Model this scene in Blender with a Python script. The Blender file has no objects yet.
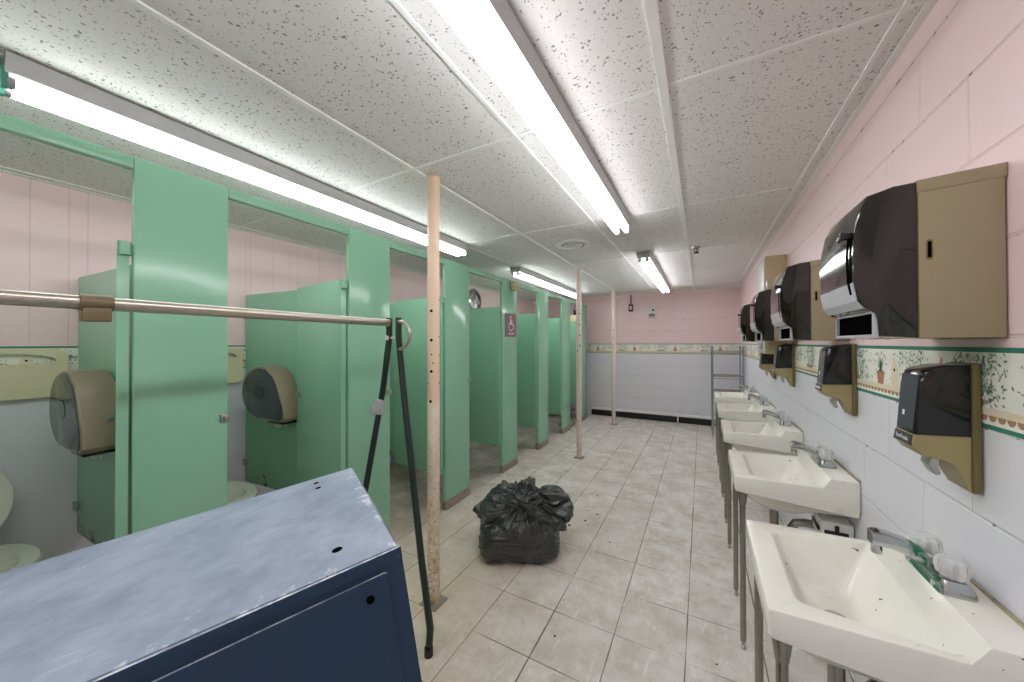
import bpy, bmesh, math, random
from mathutils import Vector, Matrix, noise
random.seed(7)
C = bpy.context.scene.collection
V = Vector
# ------------------------------------------------------------------ helpers
def lin(c):
    return tuple(((v/255)/12.92 if v/255 <= .04045 else ((v/255+.055)/1.055)**2.4) for v in c)+(1,)

class MB:
    def __init__(s): s.bm = bmesh.new(); s.mi = 0
    def _f(s, vs):
        try:
            f = s.bm.faces.new(vs); f.material_index = s.mi; return f
        except ValueError: return None
    def box(s, lo, hi, bev=0, mi=None, seg=2):
        if mi is not None: s.mi = mi
        x0,y0,z0 = lo; x1,y1,z1 = hi
        v = [s.bm.verts.new(p) for p in [(x0,y0,z0),(x1,y0,z0),(x1,y1,z0),(x0,y1,z0),(x0,y0,z1),(x1,y0,z1),(x1,y1,z1),(x0,y1,z1)]]
        fs = [s._f([v[i] for i in q]) for q in [(3,2,1,0),(4,5,6,7),(0,1,5,4),(1,2,6,5),(2,3,7,6),(3,0,4,7)]]
        if bev:
            es = set(e for f in fs for e in f.edges)
            r = bmesh.ops.bevel(s.bm, geom=list(es), offset=bev, segments=seg, affect='EDGES', profile=.5)
            for f in r['faces']: f.material_index = s.mi
        return s
    def loft(s, rings, cap0=True, cap1=True, mi=None):
        if mi is not None: s.mi = mi
        R = [[s.bm.verts.new(p) for p in r] for r in rings]
        n = len(R[0])
        for a, b in zip(R, R[1:]):
            for i in range(n):
                j = (i+1) % n
                s._f([a[i], a[j], b[j], b[i]])
        if cap0: s._f(R[0][::-1])
        if cap1: s._f(R[-1])
        return s
    def tube(s, pts, r, seg=10, mi=None, cap=True, closed=False):
        pts = [V(p) for p in pts]; n = len(pts)
        rs = r if isinstance(r, (list, tuple)) else [r]*n
        t = []
        for i in range(n):
            if closed: d = pts[(i+1) % n]-pts[i-1]
            else: d = pts[min(i+1, n-1)]-pts[max(i-1, 0)]
            t.append(d.normalized())
        u = t[0].orthogonal().normalized(); rings = []
        for i in range(n):
            u = (u - t[i]*u.dot(t[i])).normalized(); w = t[i].cross(u)
            rings.append([pts[i]+(u*math.cos(2*math.pi*k/seg)+w*math.sin(2*math.pi*k/seg))*rs[i] for k in range(seg)])
        if closed: rings.append(rings[0]); return s.loft(rings[:-1], False, False, mi)._close(rings) 
        return s.loft(rings, cap, cap, mi)
    def _close(s, rings):
        return s
    def lathe(s, prof, c=(0,0,0), axis='z', seg=24, mi=None, cap0=True, cap1=True):
        rings = []
        for r, h in prof:
            ring = []
            for k in range(seg):
                a = 2*math.pi*k/seg; x, y = r*math.cos(a), r*math.sin(a)
                p = {'z':(x,y,h), 'x':(h,x,y), 'y':(y,h,x)}[axis]
                ring.append((c[0]+p[0], c[1]+p[1], c[2]+p[2]))
            rings.append(ring)
        return s.loft(rings, cap0, cap1, mi)
    def prism(s, poly, f, a, b, mi=None, bev=0):
        """poly in 2D, f(u,v,w) -> 3D; extruded from w=a to w=b"""
        if mi is not None: s.mi = mi
        A = [s.bm.verts.new(f(u, v, a)) for u, v in poly]; B = [s.bm.verts.new(f(u, v, b)) for u, v in poly]
        n = len(poly); fs = [s._f(A[::-1]), s._f(B)]
        for i in range(n):
            j = (i+1) % n; fs.append(s._f([A[i], A[j], B[j], B[i]]))
        if bev:
            es = set(e for q in (fs[0], fs[1]) for e in q.edges)
            r = bmesh.ops.bevel(s.bm, geom=list(es), offset=bev, segments=2, affect='EDGES', profile=.5)
            for q in r['faces']: q.material_index = s.mi
        return s
    def plate(s, outer, holes, f, a, b, mi=None):
        if mi is not None: s.mi = mi
        t = bmesh.new(); es = []; loops = []
        for lp in [outer]+holes:
            vs = [t.verts.new((p[0], p[1], 0)) for p in lp]; loops.append(vs)
            for i in range(len(vs)): es.append(t.edges.new((vs[i], vs[(i+1) % len(vs)])))
        t.verts.index_update()
        bmesh.ops.triangle_fill(t, use_beauty=True, edges=es)
        t.verts.ensure_lookup_table(); t.verts.index_update()
        co = [v.co.copy() for v in t.verts]
        A = [s.bm.verts.new(f(c.x, c.y, a)) for c in co]; B = [s.bm.verts.new(f(c.x, c.y, b)) for c in co]
        for fc in t.faces:
            ii = [v.index for v in fc.verts]
            s._f([A[i] for i in ii[::-1]]); s._f([B[i] for i in ii])
        for lp in loops:
            ii = [v.index for v in lp]
            for k in range(len(ii)):
                i, j = ii[k], ii[(k+1) % len(ii)]
                s._f([A[i], A[j], B[j], B[i]])
        t.free(); return s
    def flat(s, poly, f, w=0, mi=None):
        if mi is not None: s.mi = mi
        s._f([s.bm.verts.new(f(u, v, w)) for u, v in poly]); return s
    def build(s, name, mats, parent=None, smooth=True, recalc=True, ang=35):
        if recalc: bmesh.ops.recalc_face_normals(s.bm, faces=s.bm.faces[:])
        me = bpy.data.meshes.new(name); s.bm.to_mesh(me); s.bm.free()
        for m in (mats if isinstance(mats, (list, tuple)) else [mats]): me.materials.append(m)
        if smooth:
            me.shade_smooth(); me.set_sharp_from_angle(angle=math.radians(ang))
        o = bpy.data.objects.new(name, me); C.objects.link(o)
        if parent: o.parent = parent
        return o

def tag(o, label=None, cat=None, group=None, kind=None):
    if label: o['label'] = label
    if cat: o['category'] = cat
    if group: o['group'] = group
    if kind: o['kind'] = kind
    return o
def thing(name, label, cat, loc=(0,0,0), rz=0, group=None):
    o = bpy.data.objects.new(name, None); C.objects.link(o); o.empty_display_size = .05
    o.location = loc; o.rotation_euler = (0,0,rz)
    return tag(o, label, cat, group)
def struct(o): o['kind'] = 'structure'; return o
def kids(o): return [c for c in o.children]
def copy_tree(o, parent=None):
    c = o.copy(); C.objects.link(c); c.parent = parent
    for ch in kids(o): copy_tree(ch, c)
    return c
def arc(cx, cy, r, a0, a1, n, ry=None):
    ry = ry or r
    return [(cx+r*math.cos(math.radians(a0+(a1-a0)*i/n)), cy+ry*math.sin(math.radians(a0+(a1-a0)*i/n))) for i in range(n+1)]
def rrect(x0, x1, y0, y1, r, n=4):
    r = min(r, abs(x1-x0)/2-1e-4, abs(y1-y0)/2-1e-4)
    return arc(x1-r, y1-r, r, 0, 90, n)+arc(x0+r, y1-r, r, 90, 180, n)+arc(x0+r, y0+r, r, 180, 270, n)+arc(x1-r, y0+r, r, 270, 360, n)

# ------------------------------------------------------------------ materials
class NT:
    def __init__(s, name):
        s.m = bpy.data.materials.new(name); s.m.use_nodes = True
        s.t = s.m.node_tree; s.n = s.t.nodes; s.b = s.n['Principled BSDF']
    def node(s, ty, **kw):
        n = s.n.new(ty)
        for k, v in kw.items(): setattr(n, k, v)
        return n
    def l(s, a, b): s.t.links.new(a, b)
    def inp(s, sock, v):
        if hasattr(v, 'is_output'): s.l(v, sock)
        else: sock.default_value = v
    def math(s, op, a, b=None, c=None, clamp=False):
        n = s.node('ShaderNodeMath', operation=op); n.use_clamp = clamp
        s.inp(n.inputs[0], a)
        if b is not None: s.inp(n.inputs[1], b)
        if c is not None: s.inp(n.inputs[2], c)
        return n.outputs[0]
    def mix(s, fac, a, b):
        n = s.node('ShaderNodeMix', data_type='RGBA')
        s.inp(n.inputs[0], fac); s.inp(n.inputs[6], a); s.inp(n.inputs[7], b)
        return n.outputs[2]
    def pos(s):
        g = s.node('ShaderNodeNewGeometry'); x = s.node('ShaderNodeSeparateXYZ'); s.l(g.outputs['Position'], x.inputs[0])
        return g.outputs['Position'], x.outputs[0], x.outputs[1], x.outputs[2]
    def obj(s): return s.node('ShaderNodeTexCoord').outputs['Object']
    def scale(s, vec, sc):
        n = s.node('ShaderNodeVectorMath', operation='MULTIPLY'); s.l(vec, n.inputs[0]); n.inputs[1].default_value = sc
        return n.outputs[0]
    def noise(s, vec, scale, detail=4, rough=.55, dist=0):
        n = s.node('ShaderNodeTexNoise'); s.l(vec, n.inputs['Vector'])
        n.inputs['Scale'].default_value = scale; n.inputs['Detail'].default_value = detail
        n.inputs['Roughness'].default_value = rough; n.inputs['Distortion'].default_value = dist
        return n.outputs['Fac']
    def ramp(s, v, a, b):
        n = s.node('ShaderNodeMapRange'); n.clamp = True; s.inp(n.inputs[0], v)
        n.inputs[1].default_value = a; n.inputs[2].default_value = b
        return n.outputs[0]
    def bump(s, h, strength=.3, dist=.01):
        n = s.node('ShaderNodeBump'); n.inputs['Strength'].default_value = strength; n.inputs['Distance'].default_value = dist
        s.l(h, n.inputs['Height']); s.l(n.outputs[0], s.b.inputs['Normal'])
    def set(s, col=None, rough=None, metal=None, spec=None, coat=None):
        if col is not None: s.inp(s.b.inputs['Base Color'], col)
        if rough is not None: s.inp(s.b.inputs['Roughness'], rough)
        if metal is not None: s.inp(s.b.inputs['Metallic'], metal)
        if spec is not None: s.inp(s.b.inputs['Specular IOR Level'], spec)
        if coat is not None: s.inp(s.b.inputs['Coat Weight'], coat)
        return s.m

def plain(name, c, rough=.5, metal=0, var=.06, scale=8, spec=.5, bump=0):
    t = NT(name); a = lin(c); v = t.noise(t.obj(), scale)
    d = tuple(x*(1-var*2) for x in a[:3])+(1,); e = tuple(min(1, x*(1+var)) for x in a[:3])+(1,)
    if bump: t.bump(t.noise(t.obj(), scale*8), bump, .002)
    return t.set(t.mix(v, d, e), rough, metal, spec)

def worn(name, c, c2, amt=.5, rough=.4, scale=14, spec=.5):
    """paint with scattered wear of a second colour"""
    t = NT(name); o = t.obj()
    m = t.ramp(t.noise(o, scale, 8, .65), .5+amt*.12, .72)
    base = t.mix(t.noise(o, 3), tuple(x*.93 for x in lin(c)[:3])+(1,), lin(c))
    return t.set(t.mix(m, base, lin(c2)), rough, 0, spec)

def green_paint():
    t = NT('green stall enamel'); p, x, y, z = t.pos()
    n = t.noise(p, 1.6, 3)
    base = t.mix(n, lin((138,190,157)), lin((146,200,172)))
    r = t.noise(t.scale(p, (9,9,4)), 1.5, 7, .7)
    low = t.ramp(z, .62, .30)
    rust = t.math('MULTIPLY', t.ramp(t.math('ADD', r, t.math('MULTIPLY', low, .22)), .74, .80), t.ramp(z, .66, .58), clamp=True)
    back = t.ramp(x, -2.35, -2.5)
    rust = t.math('MULTIPLY', rust, back)
    t.bump(t.noise(p, 160, 2), .04, .001)
    return t.set(t.mix(rust, base, lin((84,66,42))), t.math('ADD', .17, t.math('MULTIPLY', rust, .5)), 0, .5)

def wall_mat(name, axis, blocks=True):
    t = NT(name); p, x, y, z = t.pos()
    h = x if axis == 'x' else y
    n = t.noise(p, 2.2, 4)
    pink = t.mix(n, lin((234,206,208)), lin((240,214,215)))
    white = t.mix(n, lin((218,217,224)), lin((227,226,232)))
    up = t.math('GREATER_THAN', z, 1.30)
    col = t.mix(up, white, pink)
    grime = t.math('MULTIPLY', t.ramp(t.noise(t.scale(p, (3,3,1)), 3, 8, .7), .60, .80), .25)
    if blocks:
        b = t.node('ShaderNodeTexBrick'); cb = t.node('ShaderNodeCombineXYZ')
        t.l(h, cb.inputs[0]); t.l(t.math('ADD', z, .016), cb.inputs[1]); t.l(cb.outputs[0], b.inputs['Vector'])
        b.inputs['Scale'].default_value = 1; b.inputs['Brick Width'].default_value = .4064; b.inputs['Row Height'].default_value = .2032
        b.inputs['Mortar Size'].default_value = .0045; b.inputs['Mortar Smooth'].default_value = .6; b.offset = .5
        fac = b.outputs['Fac']
        col = t.mix(t.math('MULTIPLY', fac, .03), col, lin((120,112,112)))
        rw = t.math('FRACT', t.math('DIVIDE', t.math('ADD', z, .016), .2032)); rw = t.math('LESS_THAN', t.math('MINIMUM', rw, t.math('SUBTRACT', 1, rw)), .028)
        col = t.mix(t.math('MULTIPLY', t.math('MULTIPLY', fac, rw), .10), col, lin((120,112,112)))
        pit = t.math('MULTIPLY', t.math('MULTIPLY', fac, rw), t.math('GREATER_THAN', t.noise(p, 34, 2), .63))
        col = t.mix(t.math('MULTIPLY', pit, .75), col, lin((70,62,58)))
        hgt = t.math('SUBTRACT', t.math('MULTIPLY', t.noise(p, 90, 4), .08), fac)
        t.bump(hgt, .6, .004)
    else:
        w = t.math('FRACT', t.math('DIVIDE', t.math('ADD', h, .02), .2032))
        w2 = t.math('FRACT', t.math('DIVIDE', t.math('ADD', h, .09), .3048))
        g = t.math('MAXIMUM', t.math('LESS_THAN', w, .018), t.math('LESS_THAN', w2, .012))
        g = t.math('MULTIPLY', g, up)
        col = t.mix(t.math('MULTIPLY', g, .25), col, lin((130,105,108)))
        t.bump(t.math('SUBTRACT', 0, g), .5, .003)
    col = t.mix(t.math('MULTIPLY', grime, t.ramp(z, 1.2, .2)), col, lin((150,142,132)))
    return t.set(col, .38, 0, .4)

def floor_mat():
    t = NT('worn beige vinyl floor tile'); p, x, y, z = t.pos(); T = .3048
    fx = t.math('DIVIDE', t.math('ADD', x, .984), T); fy = t.math('DIVIDE', t.math('SUBTRACT', y, 1.695), T)
    def edge(f):
        a = t.math('FRACT', f); return t.math('MINIMUM', a, t.math('SUBTRACT', 1, a))
    ex, ey = edge(fx), edge(fy)
    nz = t.noise(p, 30, 3)
    wob = t.math('MULTIPLY', t.ramp(t.noise(p, 2.4, 3), .35, .65), .010)
    jx = t.math('LESS_THAN', ex, t.math('ADD', .0035, wob)); 
    jy = t.math('MULTIPLY', t.math('LESS_THAN', ey, t.math('ADD', .002, wob)), t.ramp(t.noise(p, 1.7, 2), .40, .55))
    joint = t.math('MAXIMUM', jx, jy)
    cid = t.node('ShaderNodeCombineXYZ'); t.l(t.math('FLOOR', fx), cid.inputs[0]); t.l(t.math('FLOOR', fy), cid.inputs[1])
    wn = t.node('ShaderNodeTexWhiteNoise'); t.l(cid.outputs[0], wn.inputs['Vector'])
    base = t.mix(wn.outputs['Value'], lin((222,214,210)), lin((234,229,226)))
    mott = t.noise(p, 5, 8, .7)
    base = t.mix(t.ramp(mott, .40, .66), base, lin((198,189,178)))
    bl = t.noise(p, 13, 10, .72, .6)
    base = t.mix(t.math('MULTIPLY', t.ramp(bl, .52, .70), .45), base, lin((176,164,148)))
    sc = t.noise(t.scale(p, (5,16,1)), 2.4, 9, .72, 1.5)
    base = t.mix(t.math('MULTIPLY', t.ramp(sc, .55, .70), .45), base, lin((166,155,141)))
    sc2 = t.noise(t.scale(p, (14,4,1)), 2.0, 8, .7, 1.0)
    base = t.mix(t.math('MULTIPLY', t.ramp(sc2, .56, .68), .7), base, lin((244,241,236)))
    # yellowed old wax left of the middle, grey worn floor inside the stalls
    wax = t.math('MULTIPLY', t.ramp(t.math('ADD', x, t.math('MULTIPLY', t.noise(p, 2, 4), .8)), .0, -.9), t.ramp(y, 2.9, 1.8))
    base = t.mix(t.math('MULTIPLY', wax, .5), base, lin((200,184,146)))
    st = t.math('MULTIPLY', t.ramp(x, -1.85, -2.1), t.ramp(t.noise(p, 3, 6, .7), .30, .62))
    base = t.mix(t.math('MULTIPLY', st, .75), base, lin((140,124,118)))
    dk = t.math('GREATER_THAN', t.noise(p, 46, 2, .4), .755)
    dk = t.math('MULTIPLY', dk, t.ramp(t.noise(p, 2.1, 2), .5, .6))
    base = t.mix(t.math('MULTIPLY', dk, .8), base, lin((60,52,46)))
    col = t.mix(t.math('MULTIPLY', joint, .78), base, lin((66,54,42)))
    t.bump(t.math('SUBTRACT', t.math('MULTIPLY', nz, .1), joint), .25, .003)
    return t.set(col, t.math('ADD', .34, t.math('MULTIPLY', mott, .3)), 0, .45)

def ceiling_mat():
    t = NT('fissured ceiling tile'); p, x, y, z = t.pos()
    w = t.node('ShaderNodeVectorMath', operation='ADD')
    n3 = t.node('ShaderNodeTexNoise'); t.l(p, n3.inputs['Vector']); n3.inputs['Scale'].default_value = 55; n3.inputs['Detail'].default_value = 2
    t.l(p, w.inputs[0]); t.l(t.scale(n3.outputs['Color'], (.022,.022,0)), w.inputs[1])
    def dots(sc, r, th):
        v = t.node('ShaderNodeTexVoronoi'); t.l(w.outputs[0], v.inputs['Vector']); v.inputs['Scale'].default_value = sc
        s = t.node('ShaderNodeSeparateColor'); t.l(v.outputs['Color'], s.inputs[0])
        return t.math('MULTIPLY', t.math('LESS_THAN', v.outputs['Distance'], t.math('MULTIPLY', s.outputs[1], r)), t.math('GREATER_THAN', s.outputs[0], th))
    d = t.math('MAXIMUM', dots(66, .31, .12), dots(112, .30, .25))
    base = t.mix(t.noise(p, 1.2, 4), lin((226,224,222)), lin((238,236,235)))
    fine = t.noise(p, 180, 3)
    base = t.mix(t.math('MULTIPLY', t.ramp(fine, .52, .68), .22), base, lin((204,202,197)))
    stn = t.ramp(t.noise(p, .9, 5, .6), .60, .75)
    base = t.mix(t.math('MULTIPLY', stn, .18), base, lin((206,198,182)))
    t.bump(t.math('SUBTRACT', t.math('MULTIPLY', fine, .3), d), .5, .003)
    return t.set(t.mix(t.math('MULTIPLY', d, .70), base, lin((88,86,82))), .9, 0, .2)

def porcelain():
    t = NT('stained white porcelain'); o = t.obj()
    n = t.noise(o, 6, 5)
    c = t.mix(t.ramp(n, .4, .75), lin((238,236,228)), lin((230,226,214)))
    d = t.math('MULTIPLY', t.math('GREATER_THAN', t.noise(o, 70, 1, .4), .76), t.ramp(t.noise(o, 7, 2), .5, .58))
    st = t.ramp(t.noise(t.scale(o, (1,2,.6)), 9, 8, .7), .60, .8)
    c = t.mix(t.math('MULTIPLY', st, .35), c, lin((176,156,128)))
    return t.set(t.mix(t.math('MULTIPLY', d, .8), c, lin((70,56,44))), .18, 0, .5)

def post_mat():
    t = NT('chipped cream pipe paint'); p, x, y, z = t.pos()
    n = t.noise(p, 14, 4)
    c = t.mix(n, lin((226,210,190)), lin((236,222,206)))
    c = t.mix(t.math('MULTIPLY', t.ramp(y, 2.5, 3.5), .75), c, lin((222,204,198)))
    up = t.math('MULTIPLY', t.ramp(t.math('ADD', z, t.math('MULTIPLY', t.noise(p, 9, 4), .25)), 1.18, 1.26), t.ramp(y, 3, 2))
    c = t.mix(t.math('MULTIPLY', up, .8), c, lin((228,196,166)))
    low = t.ramp(z, 1.1, .1)
    c = t.mix(t.math('MULTIPLY', t.math('MULTIPLY', low, t.ramp(t.noise(p, 20, 6, .7), .35, .65)), t.ramp(y, 3, 2)), c, lin((190,170,128)))
    r = t.ramp(t.math('ADD', t.noise(p, 70, 5, .7), t.math('MULTIPLY', low, .10)), .60, .70)
    r = t.math('MULTIPLY', r, t.ramp(z, 1.2, .85))
    return t.set(t.mix(t.math('MULTIPLY', r, .75), c, lin((112,92,62))), .45, 0, .4)

def cabinet_mat():
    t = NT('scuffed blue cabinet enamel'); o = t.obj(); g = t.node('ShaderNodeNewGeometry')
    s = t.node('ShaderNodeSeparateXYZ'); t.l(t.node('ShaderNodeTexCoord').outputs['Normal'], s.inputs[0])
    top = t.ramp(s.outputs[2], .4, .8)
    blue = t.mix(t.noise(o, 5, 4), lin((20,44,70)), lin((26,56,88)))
    lit_dust = t.mix(t.ramp(t.noise(o, 7, 8, .7), .38, .62), lin((122,134,154)), lin((152,162,180)))  # pale top: wear and dust, plus grazing lamp light put into the colour
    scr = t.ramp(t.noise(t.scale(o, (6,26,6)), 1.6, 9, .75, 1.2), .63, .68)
    lit_dust = t.mix(t.math('MULTIPLY', scr, .7), lit_dust, lin((204,210,216)))
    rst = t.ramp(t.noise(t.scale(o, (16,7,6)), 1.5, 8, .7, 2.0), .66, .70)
    lit_dust = t.mix(t.math('MULTIPLY', rst, .7), lit_dust, lin((110,92,88)))
    col = t.mix(top, blue, lit_dust)
    so = t.node('ShaderNodeSeparateXYZ'); t.l(o, so.inputs[0])
    edge = t.math('MAXIMUM', t.ramp(so.outputs[1], -.035, .0), t.ramp(so.outputs[0], -.03, .0))
    em = t.ramp(t.math('ADD', t.noise(o, 26, 7, .7), t.math('MULTIPLY', edge, .14)), .62, .70)
    em = t.math('MULTIPLY', t.math('MULTIPLY', em, top), t.math('GREATER_THAN', edge, .02))
    col = t.mix(t.math('MULTIPLY', em, .8), col, lin((214,218,222)))
    rub = t.ramp(t.noise(o, 40, 6, .7), .66, .72)
    col = t.mix(t.math('MULTIPLY', rub, .12), col, lin((190,196,204)))
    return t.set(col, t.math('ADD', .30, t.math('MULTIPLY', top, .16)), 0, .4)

def faucet_mat(green):
    t = NT('chrome with green corrosion' if green else 'faucet chrome'); o = t.obj()
    col = t.mix(t.noise(o, 30, 4), lin((168,172,172)), lin((206,210,210)))
    if green:
        s = t.node('ShaderNodeSeparateXYZ'); t.l(o, s.inputs[0])
        m = t.math('MULTIPLY', t.ramp(s.outputs[0], -.122, -.110), t.ramp(s.outputs[0], -.084, -.092))
        m = t.math('MULTIPLY', m, t.ramp(t.noise(o, 38, 3), .40, .48))
        col = t.mix(m, col, lin((10,110,78)))
        return t.set(col, t.math('ADD', .09, t.math('MULTIPLY', m, .5)), t.math('SUBTRACT', 1, m), .5)
    return t.set(col, .09, 1, .5)

def tube_mat(st):
    t = NT('lit fluorescent tube'); t.set((.95,.97,1,1), .3)
    t.b.inputs['Emission Color'].default_value = (.985, .985, 1, 1)
    t.b.inputs['Emission Strength'].default_value = st
    return t.m
def clear_mat():
    t = NT('clear acrylic'); t.set((.97,.98,.98,1), .10); t.b.inputs['Transmission Weight'].default_value = .55; t.b.inputs['IOR'].default_value = 1.46
    return t.m
def bag_mat():
    t = NT('black refuse bag plastic'); o = t.obj()
    n = t.noise(o, 16, 8, .62, 1.2)
    v = t.noise(t.scale(o, (7,7,26)), 2.0, 6, .6, 1.2)
    t.bump(t.math('ADD', n, v), .30, .012)
    return t.set(t.mix(n, lin((34,38,36)), lin((52,57,53))), .2, 0, .8)

M = dict(
 green=green_paint(), floor=floor_mat(), ceil=ceiling_mat(),
 wr=wall_mat('painted block wall', 'y'), wb=wall_mat('painted block end wall', 'x'), wl=wall_mat('pink panelled wall', 'y', False),
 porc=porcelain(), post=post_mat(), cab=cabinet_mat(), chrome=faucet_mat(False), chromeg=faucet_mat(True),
 tube=tube_mat(7.0), clear=clear_mat(), bag=bag_mat(),
 white=plain('white enamel', (222,222,218), .35), grid=plain('white ceiling grid', (240,240,238), .5),
 lampbody=plain('lamp housing enamel', (176,177,176), .4), endcap=plain('tube end cap', (150,152,150), .35, .8),
 sockg=plain('aged green socket plastic', (60,140,120), .4), sock=plain('socket plastic', (190,190,186), .4),
 steel=plain('dull steel', (190,190,186), .3, 1, .08), leg=plain('tarnished chrome leg', (158,154,144), .26, 1, .15, 30),
 barsteel=plain('brushed rail steel', (192,184,172), .3, .9, .08, 40),
 rackgreen=plain('dark green rack tube', (34,48,40), .35), sleeve=plain('brown plastic sleeve', (112,96,66), .4),
 tan=plain('tan enamel', (160,149,118), .36, 0, .04), tan2=plain('beige enamel', (196,178,140), .4, 0, .04),
 olive=plain('olive gold plastic', (158,146,102), .4, 0, .05), olived=plain('olive back plate', (112,102,62), .45),
 smoke=plain('smoked brown plastic', (36,36,31), .05, 0, .06, 4, .6), black=plain('glossy black plastic', (20,21,22), .16, 0, .05, 8, .6),
 darkgrey=plain('slate plastic', (62,66,76), .25), hole=plain('dark cavity', (8,8,8), .9, 0, .05, 8, 0), trim=plain('pale dispenser rim', (196,200,206), .25, .3),
 cream=plain('cream plastic', (222,214,178), .4), toilet=plain('white vitreous china', (226,226,214), .15), seat=plain('white toilet seat', (232,230,220), .22),
 tpgrey=plain('smoked grey window', (62,72,78), .12), tptan=plain('taupe plastic', (146,134,112), .35), paper=plain('white paper', (232,232,228), .9),
 baseb=plain('black vinyl baseboard', (28,27,27), .5), pipe=plain('white pipe paint', (240,240,240), .4),
 shoe=worn('scuffed steel shoe', (150,138,128), (104,92,84), .6, .4), signm=plain('mauve sign plastic', (132,104,116), .4), signw=plain('white sign print', (236,230,232), .5),
 rust=plain('dark grime', (52,44,36), .8), caulk=worn('mildewed caulk', (176,170,140), (74,70,50), -.2, .7, 24),
 wire=plain('chromed wire', (186,186,190), .25, 1), grit=plain('black floor grit', (40,34,30), .9), redbox=plain('dark red switch box', (110,56,60), .5),
 wall_paper=plain('cream wallpaper', (238,236,226), .7, 0, .03), bgreen=plain('border green', (46,128,104), .6), bbrown=plain('border brown', (176,134,100), .7),
 bterra=plain('terracotta print', (190,128,98), .7), bleaf=plain('leaf print', (110,146,104), .7), bleaf2=plain('pale leaf print', (164,186,156), .7),
 bblue=plain('blue grey print', (150,168,178), .7), bpink=plain('pink print', (212,150,156), .7), bwhite=plain('white print', (240,238,230), .7), bstraw=plain('straw print', (230,218,190), .7),
 yellowbox=plain('pale yellow plastic', (236,226,190), .5),
)
WX, LX, BY, FY, H = .55, -3.2, 6.72, -2.45, 2.302

# ------------------------------------------------------------------ room shell
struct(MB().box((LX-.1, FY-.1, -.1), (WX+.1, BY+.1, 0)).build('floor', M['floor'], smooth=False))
struct(MB().box((LX-.1, FY-.1, H), (WX+.1, BY+.1, H+.1)).build('ceiling', M['ceil'], smooth=False))
struct(MB().box((WX, FY-.1, 0), (WX+.1, BY+.1, H)).build('wall_right', M['wr'], smooth=False))
struct(MB().box((LX-.1, FY-.1, 0), (LX, BY+.1, H)).build('wall_left', M['wl'], smooth=False))
struct(MB().box((LX, BY, 0), (WX, BY+.1, H)).build('wall_back', M['wb'], smooth=False))
struct(MB().box((LX, FY-.1, 0), (WX, FY, H)).build('wall_front', M['wb'], smooth=False))
struct(MB().box((-1.9, BY-.012, 0), (WX-.001, BY-.001, .105), .002).build('baseboard_back', M['baseb']))
# ceiling grid: main runners and cross bars, and the angle along the walls
g = MB()
for x, w in ((-3.13,.012), (-2.53,.012), (-1.92,.012), (-1.31,.011), (-.71,.008), (-.115,.016), (.485,.007)):
    g.box((x-w, FY, H-.006), (x+w, BY, H+.002), .001, seg=1)
for k in range(-3, 5):
    y = 1.33+1.215*k
    g.box((LX, y-.008, H-.004), (WX, y+.008, H+.002), .001, seg=1)
g.box((WX-.022, FY, H-.008), (WX-.0005, BY, H+.002)); g.box((LX+.0005, FY, H-.008), (LX+.022, BY, H+.002)); g.box((LX, BY-.022, H-.008), (WX, BY-.0005, H+.002))
struct(g.build('trim_1', M['grid']))

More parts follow.
